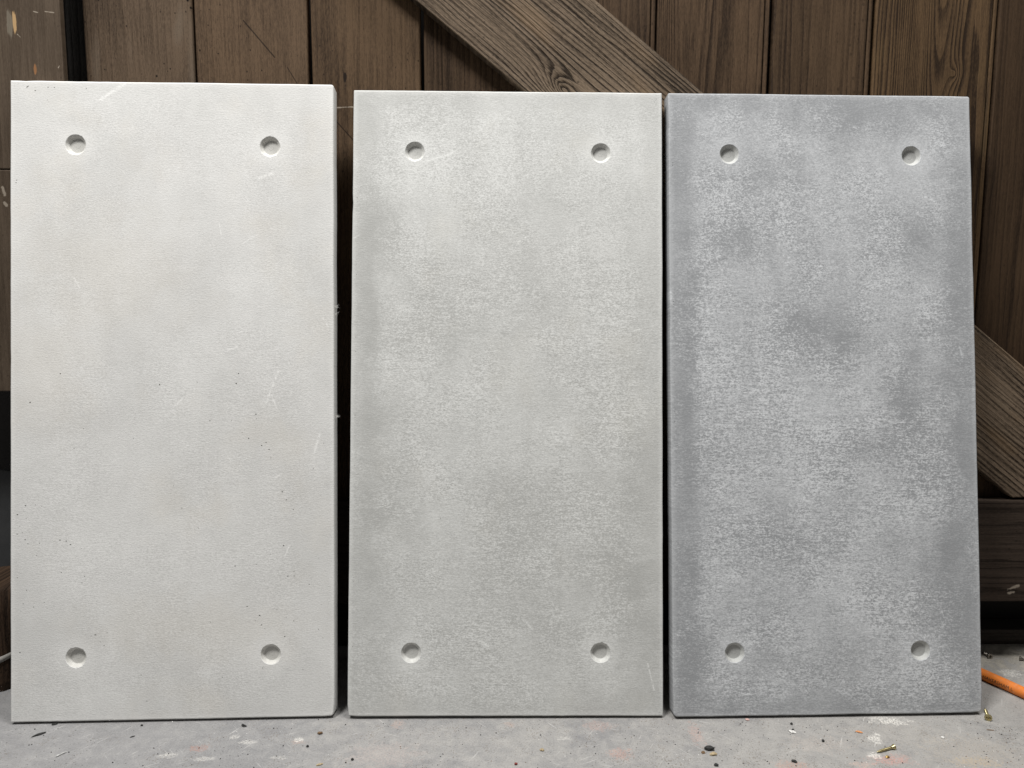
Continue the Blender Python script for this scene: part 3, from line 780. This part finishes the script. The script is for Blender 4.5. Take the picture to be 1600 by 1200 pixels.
# ------------------------------------------------------------------ screws
def screw(name, label, head, tail, rh, rs, mat, group='loose screws on the floor'):
    """countersunk wood screw; its axis runs from the head to the tip"""
    head, tail = Vector(head), Vector(tail)
    d = tail - head; L = d.length
    o = empty(name)
    o.matrix_world = Matrix.Translation(head) @ d.to_track_quat('Z', 'Y').to_matrix().to_4x4()
    tag(o, label, 'screw', group)
    bm = bmesh.new()
    # head: top face at z=0 with a pozi cross pressed in
    seg = 24
    rim = [bm.verts.new((rh * math.cos(2 * math.pi * k / seg), rh * math.sin(2 * math.pi * k / seg), 0)) for k in range(seg)]
    edges = [bm.edges.new((rim[k], rim[(k + 1) % seg])) for k in range(seg)]
    a, b = rh * 0.16, rh * 0.62
    cp = [(a, a), (a, b), (-a, b), (-a, a), (-b, a), (-b, -a), (-a, -a), (-a, -b), (a, -b), (a, -a), (b, -a), (b, a)]
    c0 = [bm.verts.new((x, y, 0)) for x, y in cp]
    c1 = [bm.verts.new((x * 0.8, y * 0.8, rh * 0.5)) for x, y in cp]
    for k in range(12):
        edges.append(bm.edges.new((c0[k], c0[(k + 1) % 12])))
        bm.faces.new((c0[k], c0[(k + 1) % 12], c1[(k + 1) % 12], c1[k]))
    bm.faces.new(c1)
    bmesh.ops.triangle_fill(bm, use_beauty=True, edges=edges, normal=(0, 0, -1))
    pr = rim
    for (rr, zz) in ((rh, rh * 0.14), (rh * 0.82, rh * 0.5), (rs * 1.15, rh * 1.1), (rs, rh * 1.4)):
        ring = [bm.verts.new((rr * math.cos(2 * math.pi * k / seg), rr * math.sin(2 * math.pi * k / seg), zz)) for k in range(seg)]
        for k in range(seg):
            f = bm.faces.new((pr[k], pr[(k + 1) % seg], ring[(k + 1) % seg], ring[k])); f.smooth = True
        pr = ring
    link('screw_head', mesh_from_bm('screw_head', bm), mat, o)
    # threaded shank: a helix of crest and root
    bm = bmesh.new()
    seg, pitch = 16, rs * 1.15
    z0 = rh * 1.35
    n = int((L - z0) / pitch * 4)
    pr = None
    for i in range(n + 1):
        z = z0 + (L - z0) * i / n
        tip = min(1.0, (L - z) / (rs * 4.0) + 0.06)
        ring = []
        for k in range(seg):
            ph = (i / 4.0 - k / seg) % 1.0
            cr = rs * (0.72 + 0.52 * max(0.0, 1 - abs(ph - 0.5) * 3.2)) * tip
            ring.append(bm.verts.new((cr * math.cos(2 * math.pi * k / seg), cr * math.sin(2 * math.pi * k / seg), z)))
        if pr:
            for k in range(seg): bm.faces.new((pr[k], pr[(k + 1) % seg], ring[(k + 1) % seg], ring[k]))
        else: bm.faces.new(ring)
        pr = ring
    bm.faces.new(pr)
    link('threaded_shank', mesh_from_bm('threaded_shank', bm), mat, o)
    return o
def metal(name, c, rough):
    M = Mat(name)
    n = M.noise(M.x * 500.0, M.y * 500.0, M.z * 500.0, 3, 0.6)
    return M.done(M.mix(n.ss(0.35, 0.7), c, mul(c, 0.55)), rough, metal=1.0)
M_BRASS = metal('yellow_zinc', (0.62, 0.54, 0.30), 0.33)
M_STEEL = metal('dark_steel', (0.36, 0.33, 0.29), 0.35)
def sfloor(x, y, r): 
    v = floor_at(x, y); v.z += r; return v
screw('wood_screw', 'yellow zinc screw lying on its side on the open floor', sfloor(0.678, 1.2715, 0.0042), sfloor(0.6400, 1.258, 0.0024), 0.0048, 0.0022, M_BRASS)
screw('wood_screw', 'brassy screw with its head facing out at the corner of the blue grey slab', sfloor(0.9000, 1.362, 0.0066), sfloor(0.9180, 1.402, 0.0028), 0.0066, 0.0027, M_BRASS)
screw('wood_screw', 'short dark screw lying close behind the blue grey slab near the gate sill', sfloor(1.057, 1.610, 0.0050), sfloor(1.055, 1.640, 0.0024), 0.0060, 0.0026, M_STEEL)
screw('wood_screw', 'dark shiny screw at the right edge near the gate sill', sfloor(1.117, 1.604, 0.0046), sfloor(1.146, 1.588, 0.0024), 0.0052, 0.0022, M_STEEL)

# ------------------------------------------------------------------ loose debris
def plain(name, c, rough=0.8, var=0.35, spec=0.3):
    M = Mat(name)
    n = M.noise(M.x * 400.0, M.y * 400.0, M.z * 400.0, 3, 0.6)
    return M.done(M.mix(n.ss(0.3, 0.7), mul(c, 1 - var), mul(c, 1 + var * 0.5)), rough, n, 0.0004, spec=spec)
MD = dict(black=plain('black_crumb', (0.035, 0.035, 0.034)), white=plain('white_flake', (0.72, 0.71, 0.68)), orange=plain('orange_chip', (0.66, 0.30, 0.13)),
          pink=plain('pink_chip', (0.62, 0.42, 0.38)), brown=plain('brown_crumb', (0.16, 0.10, 0.055)), tan=plain('tan_crumb', (0.40, 0.32, 0.20)), red=plain('red_crumb', (0.22, 0.05, 0.045)),
          brass=metal('brass_scrap', (0.60, 0.42, 0.16), 0.4), grey=plain('grey_curl', (0.42, 0.42, 0.41)))
def chip(name, label, cat, x, y, size, rz, m, seed, rough=0.3, tilt=0.0, group='loose debris on the floor'):
    rr = random.Random(seed)
    bm = bmesh.new()
    bmesh.ops.create_icosphere(bm, subdivisions=2, radius=1.0)
    for v in bm.verts:
        k = 1 + rough * mnoise.noise(v.co * 1.6 + Vector((seed * 3.7, 0, 0))) + rough * 0.5 * mnoise.noise(v.co * 4 + Vector((0, seed * 2.1, 0)))
        v.co = v.co * k
        v.co = Vector((v.co.x * size[0] / 2, v.co.y * size[1] / 2, v.co.z * size[2] / 2))
    rot = Matrix.Rotation(rz, 3, 'Z') @ Matrix.Rotation(tilt, 3, 'X')
    bmesh.ops.rotate(bm, verts=bm.verts, cent=(0, 0, 0), matrix=rot)
    low = min(v.co.z for v in bm.verts)
    for v in bm.verts: v.co.z -= low
    o = link(name, mesh_from_bm(name, bm), m)
    p = floor_at(x, y); o.location = (p.x, p.y, p.z - 0.0002)
    return tag(o, label, cat, group)
mm = 0.001
chip('pebble', 'black elongated pebble on crumbs in front of the blue grey slab', 'pebble', 0.350, 1.266, (17 * mm, 9 * mm, 8 * mm), -0.15, MD['black'], 1)
chip('crumb', 'tan crumb just below the black elongated pebble', 'crumb', 0.353, 1.252, (11 * mm, 8 * mm, 4 * mm), 0.4, MD['tan'], 2, 0.6)
chip('crumb', 'brown crumb just left of the black elongated pebble', 'crumb', 0.337, 1.258, (8 * mm, 6 * mm, 3 * mm), 0.9, MD['brown'], 3, 0.6)
chip('flake', 'white angular flake in front of the blue grey slab', 'flake', 0.516, 1.321, (13 * mm, 7 * mm, 3.5 * mm), -0.55, MD['white'], 4, 0.55)
chip('pebble', 'small black pebble touching the white angular flake', 'pebble', 0.5195, 1.3275, (5 * mm, 5 * mm, 4 * mm), 0, MD['black'], 5)
chip('pebble', 'small black pebble behind the white angular flake', 'pebble', 0.524, 1.348, (5 * mm, 5 * mm, 4 * mm), 0, MD['black'], 6)
chip('pebble', 'round black pebble alone between the white flake and the yellow screw', 'pebble', 0.561, 1.293, (5 * mm, 5.5 * mm, 5 * mm), 0, MD['black'], 7)
chip('chip', 'orange pointed chip in front of the blue grey slab', 'chip', 0.639, 1.3225, (13 * mm, 5 * mm, 3 * mm), -0.5, MD['orange'], 8, 0.3)
chip('chip', 'pale pink square chip at the foot of the blue grey slab', 'chip', 0.446, 1.362, (8 * mm, 6 * mm, 3 * mm), -0.3, MD['pink'], 9, 0.35)
chip('scrap', 'tiny brass scrap on the pink patch by the yellow screw', 'scrap', 0.6535, 1.2455, (7 * mm, 5 * mm, 4 * mm), 0.1, MD['brass'], 10, 0.5)
chip('flake', 'small white flake at the right part of the open floor', 'flake', 0.783, 1.306, (7 * mm, 5 * mm, 3 * mm), 0.3, MD['white'], 11, 0.5)
chip('splinter', 'thin brown splinter near the corner of the blue grey slab', 'splinter', 0.885, 1.331, (15 * mm, 2.2 * mm, 1.6 * mm), -0.15, MD['brown'], 12, 0.3)
chip('curl', 'curled grey shaving on the floor in front of the off white slab', 'shaving', -0.780, 1.246, (20 * mm, 4 * mm, 3 * mm), 0.95, MD['grey'], 13, 0.35)
chip('sliver', 'long black sliver in front of the left corner of the off white slab', 'sliver', -0.854, 1.306, (21 * mm, 6 * mm, 3 * mm), 0.75, MD['black'], 14, 0.7)
chip('crumb', 'black crumb under the bottom edge of the off white slab at its left', 'crumb', -0.846, 1.338, (10 * mm, 4 * mm, 3 * mm), 0.4, MD['black'], 15, 0.6)
chip('crumb', 'black hooked crumb under the right half of the off white slab', 'crumb', -0.494, 1.335, (10 * mm, 5 * mm, 3.5 * mm), -0.5, MD['black'], 16, 0.9)
chip('crumb', 'brown crumb in front of the gap between off white and light grey slabs', 'crumb', -0.347, 1.311, (9 * mm, 6 * mm, 4 * mm), 0.2, MD['brown'], 17, 0.5)
chip('splinter', 'tan splinter at the bottom edge left of the centre', 'splinter', -0.325, 1.219, (12 * mm, 4 * mm, 3 * mm), 0.5, MD['tan'], 18, 0.4)
chip('crumb', 'dark red crumb at the bottom edge in front of the light grey slab', 'crumb', 0.009, 1.222, (6 * mm, 5 * mm, 4 * mm), 0.2, MD['red'], 19, 0.5)
chip('crumb', 'tan ring shaped crumb in front of the middle of the light grey slab', 'crumb', 0.055, 1.263, (8 * mm, 6 * mm, 4 * mm), 0.2, MD['tan'], 20, 0.6)
chip('crumb', 'dark crumb at the bottom edge below the black elongated pebble', 'crumb', 0.350, 1.221, (8 * mm, 6 * mm, 4 * mm), 0.0, MD['black'], 21, 0.6)
chip('crumb', 'black crumb with an orange tint beside it at the bottom edge', 'crumb', 0.487, 1.232, (10 * mm, 5 * mm, 4 * mm), -0.5, MD['black'], 22, 0.6)
chip('crumb', 'black dot like crumb in front of the middle of the off white slab', 'crumb', -0.683, 1.3355, (5 * mm, 4 * mm, 3 * mm), 0, MD['black'], 23)
chip('sliver', 'short dark sliver in front of the off white slab, left of its middle', 'sliver', -0.683, 1.300, (9 * mm, 3 * mm, 2 * mm), 0.6, MD['black'], 24)
chip('pebble', 'small black pebble at the bottom edge below the slab gap', 'pebble', -0.272, 1.233, (5 * mm, 4.5 * mm, 4 * mm), 0, MD['black'], 25)
chip('pebble', 'small black pebble in front of the right corner of the off white slab', 'pebble', -0.359, 1.271, (5 * mm, 4.5 * mm, 4 * mm), 0, MD['black'], 26)

def grit(name, label, n, m, seed, xr, yr, smin, smax):
    rr = random.Random(seed)
    vs, fs = [], []
    for _ in range(n):
        x = rr.uniform(*xr); y = yr[0] + (yr[1] - yr[0]) * rr.random()
        if x < 0.2 and rr.random() < 0.55: continue
        if mnoise.noise((x * 6, y * 6, seed)) + rr.uniform(-0.5, 0.6) < 0: continue
        s = smin + (smax - smin) * rr.random() ** 3
        b = len(vs); a0 = rr.random() * 6
        k = rr.uniform(0.5, 1.0)
        for q in range(5):
            a = a0 + q * 1.2566
            r_ = s * rr.uniform(0.6, 1.1)
            vs.append((x + r_ * math.cos(a), y + r_ * k * math.sin(a), FLOOR - 0.0001))
        vs.append((x + rr.uniform(-.3, .3) * s, y, FLOOR + s * rr.uniform(0.5, 1.1)))
        for q in range(5): fs.append((b + q, b + (q + 1) % 5, b + 5))
    me = bpy.data.meshes.new(name); me.from_pydata(vs, [], fs)
    return tag(link(name, me, m), label, 'grit', kind='stuff')
grit('base_grit', 'line of grit and dust gathered against the foot of the slabs', 900, MD['brown'], 7, (-0.95, 0.92), (1.345, 1.372), 0.0003, 0.0013)
grit('dark_grit', 'fine dark grit scattered over the grey floor', 2400, MD['black'], 1, (-1.1, 1.2), (1.19, 1.37), 0.0004, 0.0022)
grit('brown_grit', 'fine brown sawdust crumbs on the right part of the floor', 1300, MD['brown'], 2, (-0.2, 1.2), (1.19, 1.36), 0.0003, 0.0015)
grit('pale_grit', 'fine pale mortar crumbs scattered over the floor', 700, MD['white'], 3, (-1.0, 1.2), (1.19, 1.37), 0.0003, 0.0015)
